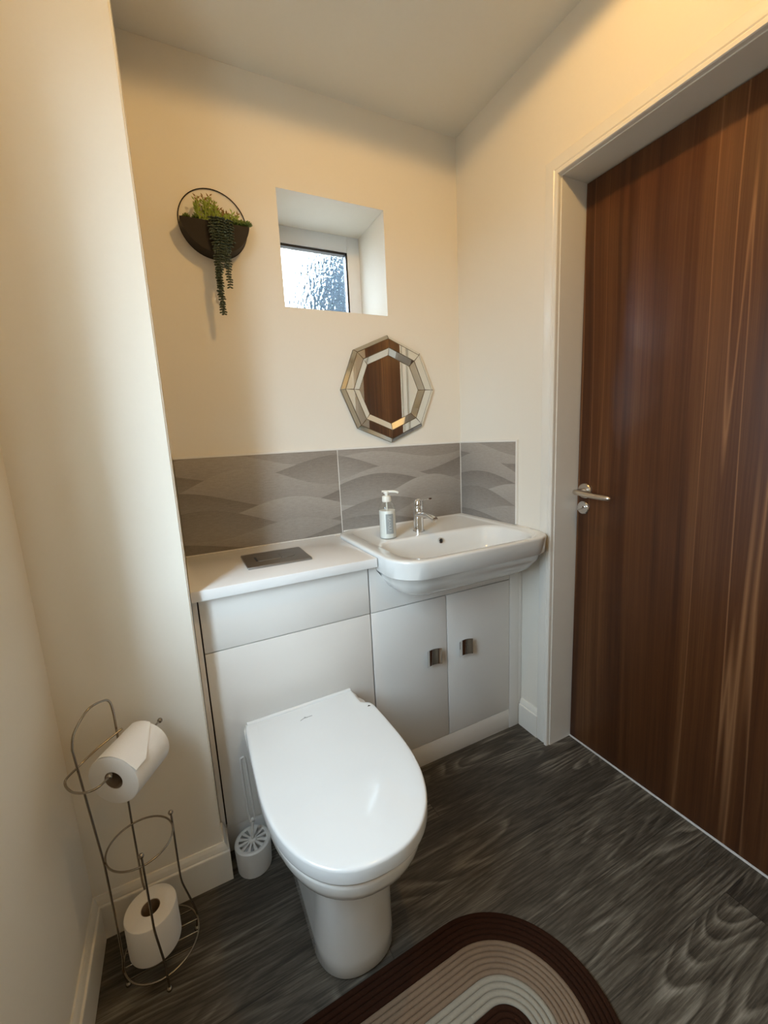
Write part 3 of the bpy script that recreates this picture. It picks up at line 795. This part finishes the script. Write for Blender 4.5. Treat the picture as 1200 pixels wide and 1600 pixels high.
# ------------------------------------------------------------------ toilet brush
tb = thing('toilet_brush', 'white plastic toilet brush in slotted round holder beside toilet', 'toilet brush', (-1.1105, -.4575, 0))
bm = bmesh.new()
lathe(bm, [(.046, 0), (.048, .002), (.0505, .074), (.0495, .080), (.0455, .0825), (.0385, .0815)], 36, Matrix(), True, False)
lathe(bm, [(.0385, .0815), (.038, .055), (.0001, .055)], 36)
link('holder', bm, 'brush', tb, 40)
bm = bmesh.new()
for k in range(12):
    a = 2*PI*k/12+.1; d = Vector((math.cos(a), math.sin(a), 0)); p = Vector((-d.y, d.x, 0))
    loft(bm, [[d*r+p*w+Vector((0, 0, .0795)), d*r-p*w+Vector((0, 0, .0795)), d*r-p*w+Vector((0, 0, .0825)), d*r+p*w+Vector((0, 0, .0825))] for r, w in ((.008, .0018), (.040, .0045))])
lathe(bm, [(.0001, .086), (.011, .0855), (.013, .082), (.013, .077), (.0001, .077)], 20)
link('slotted_cap', bm, 'brush', tb, 40)
bm = bmesh.new()
bx_, by_ = .0055, .004
tube(bm, [(0, 0, .082), (.003, .001, .115), (.0065, .002, .136)], .0045, 8)
lp = spline([(.0075, .002, .140), (-.001, .003, .150), (-.0045, .004, .25), (-.006, .004, .338), (-.001, .004, .348), (.006, .004, .340), (.0100, .004, .25), (.0130, .003, .150)], 5, True)
tube(bm, lp, .0033, 8, True); ball(bm, (.007, .003, .143), .006, 10)
link('handle', bm, 'brush', tb, 50)

# ------------------------------------------------------------------ toilet roll stand
CX, CY = -1.345, -.590
st = thing('toilet_roll_stand', 'free-standing chrome wire toilet roll holder in the left corner', 'toilet roll stand', (CX, CY, 0))
def pol(r, deg, z): return Vector((r*math.cos(math.radians(deg))-.010*min(1, max(0, (z-.07)/.10)), r*math.sin(math.radians(deg)), z))
AN = dict(L=196, F=-82, R=20, B=108)
ZB, RB, ZM, RM = .046, .080, .335, .067
bm = bmesh.new(); tube(bm, [pol(RB, 360*k/48, ZB) for k in range(48)], .0022, 8, True)
for yv in (-.045, -.015, .015, .045):
    hw = math.sqrt(RB**2-yv**2)
    tube(bm, [(-hw, yv, ZB), (hw, yv, ZB)], .0013, 6)
link('base_ring', bm, 'wire', st, 60)
bm = bmesh.new(); tube(bm, [pol(RM, 360*k/48, ZM) for k in range(48)], .0021, 8, True); link('middle_ring', bm, 'wire', st, 60)
def rod_low(k):
    a = AN[k]
    return [pol(RB-.003, a, .010), pol(RB+.002, a, ZB), pol(RB-.002, a, .080), pol(RM+.0065, a, .120), pol(RM+.002, a, .165), pol(RM+.0015, a, .21), pol(RM+.0025, a, ZM)]
for k, top in (('F', .362), ('R', .360)):
    bm = bmesh.new(); p = rod_low(k)+[pol(RM+.002, AN[k], top)]
    tube(bm, spline(p, 6), .0024, 8); rod = link('upright_rod', bm, 'wire', st, 60)
    bm = bmesh.new(); ball(bm, p[-1], .0058, 14); link('ball_end', bm, 'wire', rod, 60)
# the two tall rods join in an arch at the top
bm = bmesh.new()
BL = pol(RM+.0025, AN['B'], ZM); LL = pol(RM+.0025, AN['L'], ZM)
TL = Vector((-1.437-CX, -.612-CY, .622)); TB = Vector((-1.372-CX, -.535-CY, .628))
lowL = rod_low('L'); lowB = rod_low('B')
pathL = spline(lowL, 6)+spline([LL, LL.lerp(TL, .5), TL], 6)[1:]
pathB = spline(lowB, 6)+spline([BL, BL.lerp(TB, .5), TB], 6)[1:]
mid = (TL+TB)/2; dirv = TB-TL
arch = spline([TL, TL+dirv*.10+Vector((0, 0, .030)), TL+dirv*.45+Vector((0, 0, .055)), TL+dirv*.80+Vector((0, 0, .050)), TL+dirv*.955+Vector((0, 0, .036)), TB], 6)
tube(bm, pathL+arch[1:-1]+pathB[::-1], .0024, 8)
link('tall_frame', bm, 'wire', st, 60)
for k in AN:
    bm = bmesh.new(); ball(bm, pol(RB-.003, AN[k], .0065), .0065, 12); link('foot', bm, 'wire', st, 60)
# curved arm that carries the roll
nb = Vector((-1.380-CX, -.631-CY, .550)); fb = Vector((-1.291-CX, -.484-CY, .552))
bm = bmesh.new()
Bc = Vector((-1.366-CX, -.541-CY, .590)); Lc = Vector((-1.435-CX, -.604-CY, .575))
arm = spline([Bc+(Bc-Lc)*.06, Bc, (Bc+Lc)/2+Vector((-.003, .003, 0)), Lc, Vector((-1.458-CX, -.612-CY, .558)), Vector((-1.443-CX, -.642-CY, .552)), Vector((-1.418-CX, -.655-CY, .549)), Vector((-1.396-CX, -.651-CY, .549)), nb], 7)
tube(bm, arm, .0023, 8); tube(bm, [nb, fb], .0023, 8)
am = link('roll_arm', bm, 'wire', st, 60)
for p in (nb, fb):
    bm = bmesh.new(); ball(bm, p, .0062, 14); link('ball_end', bm, 'wire', am, 60)

def roll(label, loc, d, L, R, r, group):
    t = thing('toilet_roll', label, 'toilet roll', loc, (0, 0, 0), group)
    mt = frame_to((0, 0, 0), d)
    bm = bmesh.new()
    lathe(bm, [(r, .001), (R-.004, 0), (R-.001, .0015), (R, .005), (R*1.005, L*.3), (R, L*.6), (R, L-.005), (R-.001, L-.0015), (R-.004, L), (r, L-.001)], 56, mt)
    lathe(bm, [(r, .001), (r, L-.001)], 56, mt)
    link('paper', bm, 'paper', t, 40)
    bm = bmesh.new(); lathe(bm, [(r-.0002, .0025), (r-.0015, .0025), (r-.0015, L-.0025), (r-.0002, L-.0025), (r-.0002, .0025)], 40, mt); link('core', bm, 'card', t, 50)
    return t, mt
dv = (fb-nb).normalized()
ra = Vector((CX, CY, 0))+nb+dv*.006+Vector((0, 0, -.0172))
g = 'toilet rolls on the wire stand'
t, mt = roll('part-used toilet roll hanging sideways on the arm of wire stand', ra, dv, .112, .0565, .0205, g)
# loose end of the sheet: a thin flap that follows the roll, with a curled corner
bm = bmesh.new(); rows = []
for i in range(13):
    a = math.radians(62+92*i/12); R_ = .0570+(.0012 if i < 11 else .0012+.0018*(i-10))
    z0 = .020 if i < 7 else .020+.013*(i-6)
    c, s = math.cos(a), math.sin(a)
    rows.append([mt @ Vector((R_*c, R_*s, z)) for z in (.001, .111-z0+.02)] + [mt @ Vector(((R_-.0006)*c, (R_-.0006)*s, z)) for z in (.111-z0+.02, .001)])
loft(bm, rows)
link('loose_sheet', bm, 'paper', t, 60)
roll('spare toilet roll standing upright on base of wire stand', (-1.3585, -.5825, ZB+.003), (0, 0, 1), .100, .0555, .0205, g)

# ------------------------------------------------------------------ rug: concentric braided coils
rg = thing('oval_rug', 'oval braided rug in brown, taupe and beige bands on floor', 'rug', (-.93, -1.095, 0))
A_, B_ = Vector((.214, .0045, 0)), Vector((-.26, -.006, 0))
def stadium(r, z, n=40):
    ax = (A_-B_).normalized(); pe = Vector((-ax.y, ax.x, 0)); out = []
    for k in range(n+1):
        a = PI/2-PI*k/n; out.append(A_+(ax*math.cos(a)+pe*math.sin(a))*r+Vector((0, 0, z)))
    for q in (.25, .5, .75): out.append(A_.lerp(B_, q)-pe*r+Vector((0, 0, z)))
    for k in range(n+1):
        a = -PI/2-PI*k/n; out.append(B_+(ax*math.cos(a)+pe*math.sin(a))*r+Vector((0, 0, z)))
    for q in (.25, .5, .75): out.append(B_.lerp(A_, q)+pe*r+Vector((0, 0, z)))
    return out
def band(name, mat, r0, r1, n, label):
    bm = bmesh.new(); w = (r1-r0)/n
    for i in range(n):
        r = r0+(i+.5)*w; rz = .0052
        P = stadium(r, 0); Pn = len(P); loops = []
        for q in range(8):
            a = 2*PI*q/8
            rr = r+math.cos(a)*w*.54; loops.append([p+Vector((0, 0, rz+rz*math.sin(a))) for p in stadium(rr, 0)])
        loft(bm, loops, closed=True)
    o = link(name, bm, mat, rg, 70); o['label'] = label
band('outer_band', 'r_dark', .172, .2325, 5, 'dark chocolate brown outer coils')
band('middle_band', 'r_taupe', .106, .172, 6, 'taupe middle coils')
band('inner_band', 'r_beige', .056, .106, 4, 'pale beige inner coils')
band('centre_band', 'r_dark', .0, .056, 5, 'dark brown centre coils')
